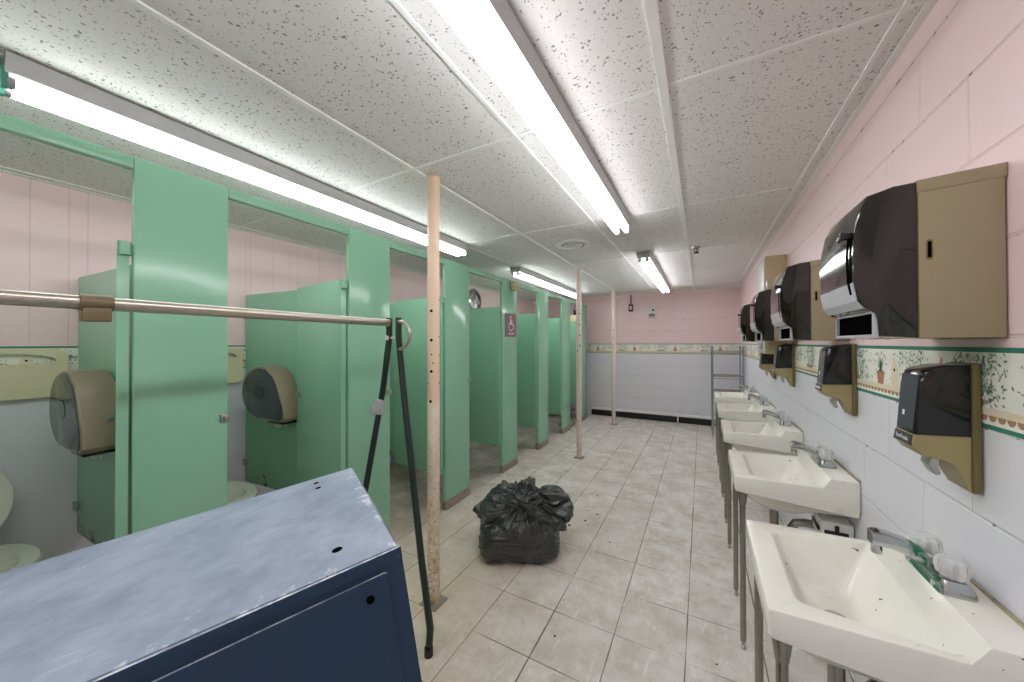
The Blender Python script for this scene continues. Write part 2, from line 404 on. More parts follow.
# ---- wallpaper borders (a printed strip with potted plants, bird houses and a scalloped shelf)
BM = [M[k] for k in ('wall_paper','bgreen','bbrown','bterra','bleaf','bleaf2','bblue','bpink','bwhite','bstraw','hole')]
def border(name, f, s0, s1, phase, dense=1.0):
    """f(s,t,w): along, up, out of the wall"""
    m = MB(); L = .178
    m.prism([(s0,0),(s1,0),(s1,L),(s0,L)], f, 0, .001, 0)
    def rect(a, b, c, d, w, mi):
        a = max(a, s0); b = min(b, s1)
        if b > a: m.flat([(a,c),(b,c),(b,d),(a,d)], f, w, mi)
    rect(s0, s1, 0, .010, .0014, 1); rect(s0, s1, L-.011, L, .0014, 1); rect(s0, s1, L-.022, L-.011, .0014, 8)
    rect(s0, s1, .010, .016, .0014, 8); rect(s0, s1, .030, .046, .0014, 9)
    P = .68; k0 = int((s0-phase)//P)-1; k1 = int((s1-phase)//P)+1
    s = s0
    while s < s1-.02:                       # scallops under the shelf
        m.flat(arc(s+.012, .030, .012, 180, 360, 6, .013), f, .0016, 2); s += .026
    def inside(a, b=.0): return s0+.01 < a-b and a+b < s1-.01
    def leaf(x, y, r, an, mi, w):
        if not inside(x, r): return
        ca, sa = math.cos(an), math.sin(an); pts = []
        for u, v in ((-1,0),(-.4,.42),(.3,.4),(1,0),(.3,-.4),(-.4,-.42)):
            X = x+r*(u*ca-v*sa); Y = min(max(y+r*(u*sa+v*ca), .032), L-.012)
            pts.append((X, Y))
        m.flat(pts, f, w, mi)
    def ivy(x0, x1, y0, y1, n):
        for i in range(int(n*dense*2.2)):
            x = random.uniform(x0, x1); y = random.uniform(y0, y1)
            leaf(x, y, random.uniform(.003, .0075), random.uniform(0, 6.3), random.choice((4,4,5,5,6)), random.choice((.0018,.0020,.0022)))
    for k in range(k0, k1+1):
        o = phase+k*P
        ivy(o-.01, o+.06, .05, .165, 34); ivy(o, o+.68, .05, .16, 40)
        x = o+.17                            # aloe in a terracotta pot
        if inside(x, .06):
            m.flat([(x-.020,.046),(x+.020,.046),(x+.027,.082),(x-.027,.082)], f, .0020, 3); m.flat([(x-.030,.080),(x+.030,.080),(x+.030,.089),(x-.030,.089)], f, .0022, 2)
            for i in range(9):
                an = math.radians(90+(i-4)*15); h_ = .05+.012*(i % 3)
                bx, by = x+(i-4)*.004, .089
                m.flat([(bx-.004,by),(bx+.004,by),(bx+h_*math.cos(an), by+h_*math.sin(an))], f, .0018+.0002*(i % 3), 1 if i % 2 else 4)
            for dx, dy in ((-.02,.15),(.012,.156),(.03,.145)): leaf(x+dx, dy, .007, dx*60, 7, .0023)
        x = o+.27                            # bird house
        if inside(x, .04):
            m.flat([(x-.022,.046),(x+.022,.046),(x+.024,.105),(x-.024,.105)], f, .0018, 9)
            m.flat([(x-.032,.100),(x+.032,.100),(x,.150)], f, .0020, 8); m.flat([(x-.024,.100),(x+.024,.100),(x,.138)], f, .0022, 9)
            m.flat(arc(x, .100, .0055, 0, 330, 10), f, .0024, 10)
        ivy(o+.30, o+.44, .07, .165, 60); rect(o+.40, o+.47, .112, .120, .0014, 6)
        x = o+.52                            # pink bow
        if inside(x, .05):
            for dx, dy, r, an in ((-.026,.12,.02,.5),(.026,.12,.02,-.5),(0,.14,.014,1.57),(-.012,.10,.014,1.2),(.012,.10,.014,1.9)): leaf(x+dx, dy, r, an, 7 if abs(dx) < .02 else 8, .0019+abs(dx)*.01)
        rect(o+.56, o+.68, .134, .142, .0014, 6)
        ivy(o+.57, o+.70, .05, .165, 95)
        x = o+.62
        if inside(x, .07):
            m.flat([(x-.05,.046),(x+.05,.046),(x+.065,.062),(x-.065,.066)], f, .0017, 2)
    return m.build(name, BM, smooth=False, recalc=False)
Z0 = 1.205
struct(border('trim_2', lambda s,t,w: (WX-.0006-w, 7-s, Z0+t), 7-6.70, 7-FY-.05, 7-1.85))
struct(border('trim_3', lambda s,t,w: (s, BY-.0006-w, Z0+t), -3.19, WX-.005, .1, .6))
struct(border('trim_4', lambda s,t,w: (LX+.0006+w, s, Z0+t), FY+.05, 6.70, .11, .6))

# ---- white heating pipe along the end wall
hp = thing('heating_pipe', 'long white pipe running along the foot of the end wall above the black baseboard', 'pipe', (-.68, BY-.03, 0))
MB().box((-1.2, -.030, .112), (1.2, .022, .158), .020, seg=4).build('pipe_run', M['pipe'], hp)
MB().box((.300, -.036, .001), (.318, .006, .185), .004).build('pipe_bracket', M['pipe'], hp)

# ------------------------------------------------------------------ fluorescent lights
def make_light(name, label, x, y0, L, socket):
    r = thing(name, label, 'ceiling light', (x, y0, H-.007), 0, 'fluorescent strip lights on the ceiling')
    w = .066
    MB().prism([(-w,0),(-w,-.020),(-w+.010,-.058),(w-.010,-.058),(w,-.020),(w,0)], lambda u,v,q: (u, q, v), 0, L, bev=.002).build('housing', M['lampbody'], r)
    for s in (-1, 1):
        m = MB(); x_ = s*.034
        m.lathe([(.0165,.02),(.0165,L-.02)], (x_,0,-.083), 'y', 16, 0)
        for a, b in ((.005,.022),(L-.022,L-.005)): m.lathe([(.0150,a),(.0175,a+.002),(.0175,b-.002),(.0150,b)], (x_,0,-.083), 'y', 16, 1)
        m.build('tube', [M['tube'], M['endcap']], r)
        for y in (-.006, L-.008):
            MB().prism(rrect(x_-.012, x_+.012, -.104, -.030, .010), lambda u,v,q: (u, q, v), y, y+.014, bev=.002).build('socket', socket, r)
    return r
LL = 2.40
make_light('ceiling_light', 'long strip light over the stall fronts, nearest left, with green tube sockets', -1.93, .18, LL, M['sockg'])
make_light('ceiling_light', 'strip light at the left frame edge, only its tube ends showing behind the green sockets', -1.93, -2.25, LL, M['sockg'])
make_light('ceiling_light', 'large two-tube strip light down the middle of the ceiling at the top of the photo', -.51, .22, LL, M['sock'])
make_light('ceiling_light', 'unseen strip light added behind the camera to brighten the near surfaces', -.51, -2.24, LL, M['sock'])  # added fill fixture, out of view, lights surfaces facing the camera
make_light('ceiling_light', 'farther strip light above the aisle near the pink end wall', -.50, 3.62, LL, M['sock'])
make_light('ceiling_light', 'far strip light over the stall fronts behind the second post', -1.93, 3.60, LL, M['sock'])

# ------------------------------------------------------------------ ceiling vent, sprinkler
v = thing('ceiling_vent', 'round white exhaust vent set in the ceiling between the strip lights', 'vent', (-1.03, 3.04, H))
MB().lathe([(.15,-.001),(.15,-.008),(.135,-.016),(.105,-.018),(.10,-.008),(.10,-.001)], seg=40).build('rim', M['white'], v)
MB().lathe([(.085,-.006),(.088,-.020),(.06,-.026),(.0,-.026)][:3]+[(.004,-.026)], seg=36).build('diffuser', M['white'], v)
MB().box((-.006,-.02,-.034), (.006,.02,-.025), .002).build('screw', M['steel'], v)
s = thing('sprinkler_head', 'small dark sprinkler head on the ceiling by the far strip light', 'sprinkler', (-.04, 3.68, H-.006))
MB().lathe([(.035,0),(.032,-.008),(.014,-.012)], seg=20).build('flange', M['steel'], s)
MB().tube([(-.014,0,-.01),(-.017,0,-.035),(0,0,-.052),(.017,0,-.035),(.014,0,-.01)], .004, 8).build('frame', M['rust'], s)
MB().lathe([(.004,-.010),(.005,-.050),(.024,-.054),(.024,-.058),(.004,-.060)], seg=16).build('deflector', M['rust'], s)

# ------------------------------------------------------------------ support posts
def make_post(label, x, y, holes, bevplate):
    r = thing('support_post', label, 'post', (x, y, 0), 0, 'painted pipe posts between floor and ceiling')
    m = MB(); m.lathe([(.0325,.006),(.0325,H-.012)], seg=28, mi=0)
    for z, an, q in holes:
        d = V((math.cos(an), math.sin(an), 0)); m.tube([V((0,0,z))+d*.029, V((0,0,z))+d*.0331], q*.8, 12, 1)
    m.build('pole', [M['post'], M['hole']], r)
    MB().box((-.055,-.055,.0005), (.055,.055,.008), .003).build('base_plate', M['shoe'], r)
    MB().lathe([(.0335,H-.0115),(.036,H-.010),(.036,H-.0065)], seg=24).build('top_plate', M['post'], r)
    return r
def hl(y0): return 0
ca = math.atan2(-1.44, 1.27)
make_post('cream pipe post nearest the camera, orange-tinted top half with punched holes', -1.275, 1.442,
          [(1.568,ca-.35,.010),(1.412,ca-.35,.010),(1.335,ca-.35,.005),(1.29,ca-.1,.005),(1.245,ca-.35,.010),(1.085,ca-.5,.010),(1.63,ca+1.1,.005),(1.43,ca+1.1,.005),(1.33,ca+1.2,.005),(1.18,ca+1.2,.006),(1.18,ca-1.3,.006)], 1)
make_post('second pipe post along the aisle, narrow and cream, between trash bag and far post', -1.315, 4.10,
          [(z, math.atan2(-4.1,1.3)+a, .010) for z, a in ((1.75,.2),(1.62,.2),(1.49,.2),(1.36,.3),(1.30,-.6),(1.80,-.7))], 0)
make_post('farthest pipe post, pale pink-white, just before the end wall', -1.33, 6.06,
          [(z, math.atan2(-6.06,1.33), .011) for z in (1.62,1.48,1.36)], 0)

# ------------------------------------------------------------------ toilet stalls
PX0, PX1 = -1.912, -1.880
DZ0, DZ1 = .30, 1.784
def pilaster(r, y0, y1, sign=None):
    p = MB().box((PX0, y0, .012), (PX1, y1, 2.105), .004).build('pilaster', M['green'], r)
    MB().box((PX0-.006, y0-.004, .0005), (PX1+.006, y1+.004, .075), .006).build('shoe', M['shoe'], p)
    k = MB().box((PX1, y1-.030, 1.045), (PX1+.010, y1+.004, 1.08), .002); k.box((PX1+.008, y1-.020, 1.052), (PX1+.020, y1-.008, 1.073), .002)
    k.build('latch_keeper', M['steel'], p)
def side(r, ya, yb, x1=-1.935):
    m = MB(); t = .0125
    m.prism([(LX+.012, yb-t), (x1, ya-t), (x1, ya+t), (LX+.012, yb+t)], lambda u,v,q: (u,v,q), DZ0, DZ1, bev=.003)
    p = m.build('side_panel', M['green'], r)
    for z in (.46, 1.62):
        MB().box((LX+.003, yb-.030, z-.022), (LX+.045, yb-t+.001, z+.022), .003).build('wall_bracket', M['steel'], p)
    MB().box((x1-.012, ya-t-.012, 1.55), (PX0, ya-t, 1.60), .002).build('panel_clip', M['steel'], p)
def door(r, yh, ang, L=.57):
    """hinged at (PX, yh), swung into the stall"""
    m = MB(); t = .016; h = V((-1.900, yh-.024)); d = V((-math.cos(ang), math.sin(ang))); n = V((d.y, -d.x))
    pts = [h-n*t, h+d*L-n*t, h+d*L+n*t, h+n*t]
    m.prism([tuple(q) for q in pts], lambda u,v,q: (u,v,q), DZ0, DZ1, bev=.009)
    p = m.build('door', M['green'], r)
    for z in (DZ0+.03, DZ1-.03):
        MB().tube([(h.x+.004,h.y+.004,z-.025),(h.x+.004,h.y+.004,z+.025)], .0165, 12).box((h.x-.01,h.y,z-.02),(h.x+.006,yh-.001,z+.0),.002).build('hinge', M['green'], p)
    e = h+d*(L-.05); q = e-n*(t+.001)
    MB().lathe([(.016,0),(.016,.012),(.010,.024)], (q.x, q.y-.026, 1.05), 'y', 14).build('latch', M['steel'], p)
def rail(r, y0, y1):
    MB().box((PX0+.001, y0, 2.058), (PX1-.001, y1, 2.104), .003).build('head_rail', M['green'], r)
PIL = [(-.46,-.15), (.46,.757), (1.371,1.686), (2.275,2.615), (3.215,3.553), (4.15,4.489), (5.04,5.395), (6.02,6.335)]
PART = [(-.30,-.32), (.625,.568), (1.51,1.415), (2.45,2.42), (3.40,3.36), (4.32,4.28), (5.22,5.2), (6.18,6.17)]
DANG = [None, .222, .11, .05, .0, .03, .02, .03]
SL = ['green toilet stall beside the camera, its front panel left of the photo',
      'nearest green toilet stall at the left edge, door folded back edge-on',
      'second green toilet stall, open beside the blue cabinet, showing toilet and paper dispenser',
      'third green toilet stall behind the orange-topped post, bright green inner door',
      'fourth green toilet stall with mauve wheelchair sign on its front panel',
      'fifth toilet stall, deep teal door, just past the wheelchair sign',
      'sixth toilet stall, pale teal, left of the second pipe post',
      'last teal toilet stall against the end wall behind the second pipe post']
for i, (y0, y1) in enumerate(PIL):
    r = thing('toilet_stall', SL[i], 'toilet stall', (0,0,0), 0, 'green metal toilet stalls along the left wall')
    r.location = (-1.9, (y0+y1)/2, 0)
    sub = thing.__name__
    inv = V((1.9, -(y0+y1)/2, 0))
    pilaster(r, y0, y1)
    if PART[i]: side(r, *PART[i])
    if i: rail(r, PIL[i-1][1]+.001, y0-.001)
    if DANG[i] is not None: door(r, y0, DANG[i], .57)
    for c in r.children: c.location = inv       # children were modelled in room coordinates

# sign and air freshener on the fourth stall front
sg = thing('wheelchair_sign', 'mauve sign with white wheelchair symbol on a green stall front', 'sign', (PX1+.001, 3.395, 1.467))
fs = lambda u,v,w: (w, u, v)
MB().prism(rrect(-.125,.125,0,.26,.012), fs, 0, .005).build('plate', M['signm'], sg)
m = MB()
m.flat(arc(-.005,.222,.015,0,350,14), fs, .0056)
m.flat([(-.018,.205),(.008,.205),(.012,.135),(-.014,.135)], fs, .0056); m.flat([(.010,.150),(.052,.150),(.050,.136),(.010,.136)], fs, .0058)
m.flat([(.040,.145),(.056,.148),(.072,.090),(.058,.088)], fs, .0060); m.flat([(.008,.185),(.040,.180),(.040,.168),(.008,.172)], fs, .0060)
ro, ri = arc(.0,.115,.052,70,330,22), arc(.0,.115,.040,70,330,22)
for i in range(22): m.flat([ro[i], ro[i+1], ri[i+1], ri[i]], fs, .0054)
for a in (-.055,-.03,-.005,.02,.045): m.flat([(a,.026),(a+.018,.026),(a+.018,.044),(a,.044)], fs, .0056)
m.build('wheelchair_symbol', M['signw'], sg, smooth=False, recalc=False)
af = thing('air_freshener', 'small tan air freshener box high above the wheelchair sign', 'air freshener', (PX1+.001, 3.455, 1.995))
MB().box((0,-.055,0), (.055,.055,.10), .006).build('case', M['tan2'], af)
MB().box((.052,-.04,.015), (.058,.04,.06), .003).build('grille', M['tan'], af)

# ------------------------------------------------------------------ toilets
def make_toilet():
    r = thing('toilet', 't', 'toilet', (0,0,0))
    def ell(cx, a, b, z, n=28, sq=0): return [(cx+a*math.cos(2*math.pi*k/n), b*math.sin(2*math.pi*k/n), z) for k in range(n)]
    m = MB()
    m.loft([ell(.36,.20,.105,.0005), ell(.36,.195,.10,.05), ell(.35,.15,.085,.16), ell(.37,.17,.10,.25), ell(.385,.235,.155,.34), ell(.40,.275,.198,.385),
            ell(.40,.280,.202,.402), ell(.40,.270,.194,.412), ell(.41,.205,.138,.412), ell(.41,.197,.130,.400), ell(.40,.17,.10,.33), ell(.39,.10,.07,.25), ell(.39,.05,.04,.235)])
    m.box((.02,-.11,.18), (.22,.11,.408), .03)
    m.build('bowl', M['toilet'], r)
    def oval(sx, sz, n=28): return [(sx*math.sin(2*math.pi*k/n), .205-sz*math.cos(2*math.pi*k/n)) for k in range(n)]
    tilt = lambda u,v,w: (.165-w-.10*v, u, .425+v)
    MB().prism(oval(.152,.205), tilt, .012, .026, bev=.004).build('lid', M['seat'], r)
    MB().plate(oval(.148,.198), [oval(.088,.135)], tilt, -.012, .008).build('seat', M['seat'], r)
    MB().tube([(.17,-.09,.425),(.17,.09,.425)], .011, 10).build('hinge', M['seat'], r)
    m = MB(); m.tube([(.02,.0,.62),(.07,0,.62),(.085,0,.60),(.085,0,.40)], .014, 12); m.lathe([(.03,.58),(.034,.60),(.034,.66),(.026,.69),(.008,.70)], (.085,0,0), seg=18); m.tube([(.085,0,.645),(.085,.075,.64)], .007, 8)
    m.build('flush_valve', M['chrome'], r)
    return r
TL = {0:(.178,'white toilet with raised seat at the far left edge of the photo'), 1:(1.065,'white toilet half hidden by the green panel, above the blue cabinet top'),
      2:(1.93,'white toilet inside the third stall behind the orange-topped post'), 3:(2.98,'toilet whose white foot shows under the dark green door behind the trash bag'),
      4:(3.88,'white toilet inside the fifth stall, past the wheelchair sign'), 5:(4.82,'white toilet inside the sixth stall, left of the second post')}
T0 = make_toilet(); first = True
for k, (y, lb) in TL.items():
    t = T0 if first else copy_tree(T0); first = False
    t.location = (LX+.008, y, 0); tag(t, lb, 'toilet', 'white toilets in the stalls')

# seat cover dispensers
def make_cover():
    r = thing('seat_cover_dispenser', 's', 'dispenser')
    f = lambda u,v,w: (w, u, v)
    out = rrect(-.205,.205,0,.268,.045,6)
    out = [(u, v if v > .1 else max(v, 0)) for u, v in out]
    slot = arc(.0,.200,.165,0,180,16,.043)+arc(0,.200,.165,180,360,16,.014)[1:-1]
    MB().plate(out, [slot], f, .024, .030).build('front_plate', M['cream'], r)
    MB().plate(rrect(-.2,.2,.004,.185,.02,4), [rrect(-.17,.17,.02,.17,.02,4)], f, .001, .0245).build('box_frame', M['cream'], r)
    MB().prism([(-.15,.06),(.15,.06),(.15,.165),(-.15,.165)], f, .006, .012).build('paper_pack', M['paper'], r)
    return r
c0 = make_cover(); c0.location = (LX+.002, .31, 1.102)
tag(c0, 'cream toilet seat cover dispenser at the left edge above the leftmost toilet', 'dispenser', 'cream seat cover dispensers in the stalls')
c1 = copy_tree(c0); c1.location = (LX+.002, 1.17, 1.095)
tag(c1, 'cream seat cover dispenser mostly hidden behind the nearest green panel', 'dispenser', 'cream seat cover dispensers in the stalls')

# jumbo toilet roll dispensers: local y=0 on the panel, face towards -y
def make_roll():
    r = thing('toilet_paper_dispenser', 't', 'dispenser')
    def prof(k):
        a = arc(-.04,.0,.19*k,75,262,18); b = [(.03,-.185*k),(.16*k,-.19*k),(.185*k,-.165*k),(.18*k,-.085*k),(.15*k,-.02),(.12*k,.07*k),(.085*k,.13*k)]
        return a+b
    f = lambda u,v,w: (u, -w, v)
    MB().prism(prof(1), f, .001, .140, bev=.012).build('housing', M['tptan'], r)
    MB().prism(prof(.93), f, .140, .145, bev=.002).build('window', M['tpgrey'], r)
    MB().prism(arc(-.04,0,.045,0,350,20), f, .145, .1465).build('roll_core', M['smoke'], r)
    MB().box((.02,-.13,-.205), (.16,-.02,-.186), .003).build('tear_bar', M['black'], r)
    MB().prism([(-.02,-.25),(.03,-.262),(.06,-.235),(.10,-.24),(.11,-.188),(-.02,-.188)], f, .055, .058).build('paper_tail', M['paper'], r)
    return r
r0 = make_roll(); r0.scale = (1.18,1,1); r0.location = (-2.705, 1.437, 1.045); r0.rotation_euler = (0,0,.075)
tag(r0, 'taupe jumbo toilet roll dispenser with dark round window in the second stall', 'dispenser', 'jumbo toilet roll dispensers')
r1 = copy_tree(r0); r1.scale = (1.12,1,1); r1.location = (-2.690, .5725, 1.075); r1.rotation_euler = (0,0,.045)
tag(r1, 'taupe jumbo toilet roll dispenser left of the folded door at the left edge', 'dispenser', 'jumbo toilet roll dispensers')

# round wall fan inside the stalls
fn = thing('wall_fan', 'round chrome exhaust fan high on the pink wall above the fourth stall door', 'fan', (LX+.001, 4.57, 2.07))
MB().lathe([(.195,0),(.20,.012),(.175,.030),(.145,.034),(.14,.012)], axis='x', seg=36, cap1=False).build('rim', M['chrome'], fn)
MB().lathe([(.14,.004),(.14,.006)], axis='x', seg=30).build('recess', M['steel'], fn)
m = MB()
for k in range(5):
    a = 2*math.pi*k/5; c, s_ = math.cos(a), math.sin(a)
    pts = [(.03,-.012),(.13,-.05),(.135,.03),(.03,.016)]
    m.prism(pts, lambda u,v,w: (w+.10*v, u*c-v*s_, u*s_+v*c), .012, .016)
m.lathe([(.035,.010),(.035,.026),(.015,.030)], axis='x', seg=20)
m.build('fan_blades', M['steel'], fn)

# things on the last stall
yb = thing('storage_box', 'pale yellow box resting on top of the last stall by the second post', 'box', (-2.045, 6.17, DZ1))
MB().box((-.10,-.16,.001), (.10,.16,.105), .02).build('tub', M['yellowbox'], yb)
MB().box((-.112,-.172,.098), (.112,.172,.118), .008).build('lid', M['yellowbox'], yb)
for k, (dx, dy, lb) in enumerate(((.02,-.06,'dark bottle on the pale yellow box, nearer of two'), (-.02,.07,'dark bottle on the pale yellow box, farther of two'))):
    b = thing('bottle', lb, 'bottle', (-2.045+dx, 6.17+dy, DZ1+.1185), 0, 'dark bottles on the yellow box')
    MB().lathe([(.032,0),(.035,.006),(.035,.105),(.014,.135),(.013,.15)], seg=20).build('body', M['black'], b)
    MB().lathe([(.016,.1502),(.016,.168),(.012,.172)], seg=16).build('cap', M['darkgrey'], b)
# folding stand with crossed legs by the last stall
st = thing('folding_stand', 'small dark folding stand with crossed legs beside the foot of the second post', 'stand', (-2.02, 5.62, 0))
for s_ in (-1, 1):
    MB().tube([(-.10*s_,-.12,.008),(.10*s_,-.12,.27)], .009, 8).build('leg', M['leg'], st)
    MB().tube([(-.10*s_,.12,.008),(.10*s_,.12,.27)], .009, 8).build('leg', M['leg'], st)
    MB().tube([(.10*s_,-.15,.275),(.10*s_,.15,.275)], .010, 8).build('top_rail', M['rust'], st)
    MB().tube([(.10*s_,-.12,.014),(.10*s_,.12,.014)], .008, 8).build('foot_rail', M['rust'], st)

# ------------------------------------------------------------------ end wall boxes
b = thing('switch_box', 'small dark red switch box hanging from a conduit on the pink end wall', 'switch', (-1.15, BY-.001, 1.98))
MB().box((-.040,-.045,0), (.040,0,.135), .008).build('box', M['redbox'], b)
MB().box((-.020,-.050,.035), (.020,-.044,.10), .004).build('toggle_plate', M['white'], b)
MB().tube([(0,-.015,.13),(0,-.015,H-1.98-.012)], .011, 10).build('conduit', M['redbox'], b)
b = thing('alarm_panel', 'pale alarm box with one dark dot on the pink end wall', 'alarm', (-.785, BY-.001, 1.855))
MB().box((-.068,-.035,0), (.068,0,.20), .008).build('case', M['white'], b)
MB().lathe([(.018,-.036),(.018,-.042),(.012,-.044)], (.02,0,.13), 'y', 18).build('button', M['hole'], b)
MB().box((-.05,-.038,.02), (.05,-.034,.07), .003).build('cover', M['signm'], b)
MB().box((-.072,-.003,-.004), (.072,-.0003,.204), .001).build('mount_plate', M['white'], b)

# ------------------------------------------------------------------ blue cabinet (leaning)
A_, B_, C_ = V((.48042,.86677,.13383)), V((-.86711,.49232,-.07584)), V((.13162,.07961,-.98810))
P_ = V((-.38305,.36262,1.1022)); CW, CD = .74, .505
cb = thing('metal_cabinet', 'scuffed blue metal cabinet with pale worn top in the lower left corner', 'cabinet', (-.75, .25, 0))
rot = Matrix((A_, -B_, -C_)).transposed()          # local x=a, y=-b, z=up
cb.rotation_euler = (0,0,0)
L2W = lambda a, b_, c: P_ + A_*a + B_*b_ + C_*c
loc0 = V(cb.location)
def cabpart(m, name, mat, par=cb):
    """mesh modelled in cabinet axes (a, -b, -c) about the top corner"""
    o = m.build(name, mat)
    mat4 = rot.to_4x4(); mat4.translation = P_-loc0
    if par is cb:
        o.parent = cb; o.matrix_local = mat4
    else: o.parent = par
    return o
# body as a shell whose lower end is cut level with the floor
def lowc(a, b_):                                   # c at which the vertical edge reaches the floor
    return (.002 - (P_ + A_*a + B_*b_).z)/C_.z
m = MB()
inset, fl = .022, .024
def ring(pts): return pts
bm_ = m
# outer box with bevelled top edge, open recess on the front (b=0)
def vtx(a, b_, c): return (a, -b_, -c)
top = [(-CW,0),(0,0),(0,CD),(-CW,CD)]
r_ = .006
def corner_ring(off, c):
    return [(-CW+off, off), (-off, off), (-off, CD-off), (-CW+off, CD-off)]
rings = [[vtx(a, b_, lowc(a, b_)) for a, b_ in corner_ring(0,0)], [vtx(a, b_, r_) for a, b_ in corner_ring(0,0)], [vtx(a, b_, 0) for a, b_ in corner_ring(r_*.8,0)]]
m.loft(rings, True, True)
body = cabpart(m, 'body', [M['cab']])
# framed door on the front, standing 6 mm proud of a recess line
m = MB(); f = lambda u,v,w: (u, w, v)
m.prism(rrect(-CW+.03,-.023,-.82,-.026,.004,2), f, -.001, .0030, bev=.0008)
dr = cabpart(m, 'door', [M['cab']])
m = MB(); m.prism(arc(-.049,-.051,.0052,0,345,16), f, .003, .0052); cabpart(m, 'lock_hole', [M['hole']])
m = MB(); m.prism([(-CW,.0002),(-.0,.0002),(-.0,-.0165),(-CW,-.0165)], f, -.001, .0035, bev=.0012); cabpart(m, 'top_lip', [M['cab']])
ft = lambda u,v,w: (u, -v, w)
for a, b_, q in ((-.089,.456,.0058),(-.087,.411,.0058),(-.077,.066,.0072)):
    m = MB(); m.prism(arc(a,b_,q,0,345,14), ft, -.003, .0007); cabpart(m, 'bolt_hole', [M['hole']])

# ------------------------------------------------------------------ clothes rack
RZ = 1.507
rk = thing('clothes_rack', 'folding clothes rack with long steel rail and dark green crossed legs', 'clothes rack', (-1.49, 1.35, 0))
bar = MB().tube([(.04,-1.72,RZ),(-.005,-.02,RZ)], .019, 16).build('rail', M['barsteel'], rk)
def aframe(dy):
    # right leg
    R_ = [(.050,dy-.0,1.535),(.050,dy,1.43),(.085,dy+.0,1.15),(.30,dy-.09,.35),(.405,dy-.145,.10),(.413,dy-.165,.012)]
    l = MB().tube(R_, .0165, 12).build('leg', M['rackgreen'], rk)
    MB().lathe([(.020,.0005),(.020,.035),(.0175,.04)], (.4135,dy-.165,0), seg=14).build('foot', M['black'], l)
    L_ = [(-.022,dy,1.535),(-.022,dy,1.42),(-.068,dy,1.15),(-.190,dy-.03,.52),(-.262,dy-.07,.10),(-.267,dy-.075,.012)]
    l2 = MB().tube(L_, .0165, 12).build('leg', M['rackgreen'], rk)
    MB().lathe([(.020,.0005),(.020,.035),(.0175,.04)], (-.267,dy-.075,0), seg=14).build('foot', M['black'], l2)
    b2 = MB(); b2.lathe([(.007,-.040),(.007,.045)], (.014,dy,1.425), 'x', 10); b2.lathe([(.010,-.024),(.013,-.020),(.013,-.014)], (-.022,dy,1.425), 'y', 14)
    b2.build('pivot_bolt', M['white'], rk)
    c_ = MB().box((-.112,dy-.030,1.00), (-.066,dy+.014,1.085), .006)
    c_.lathe([(.022,-.02),(.026,-.016),(.026,.004),(.022,.008)], (-.120,dy-.012,1.02), 'y', 16)
    c_.build('clamp', M['trim'], rk)
    h = [(.055+.0,dy-.005,1.512)]+[(.062+.080*math.sin(math.radians(t)), dy-.01, 1.438+.075*math.cos(math.radians(t))) for t in range(10, 175, 15)]+[(.055,dy-.005,1.362)]
    MB().tube(h, .0095, 10).build('hook_handle', M['barsteel'], rk)
aframe(0)
MB().tube([(.031,-1.095,RZ),(.029,-1.035,RZ)], .0225, 18).box((.010,-1.092,RZ-.052), (.048,-1.038,RZ-.014), .004).build('sleeve', M['sleeve'], rk)
aframe(-1.66)

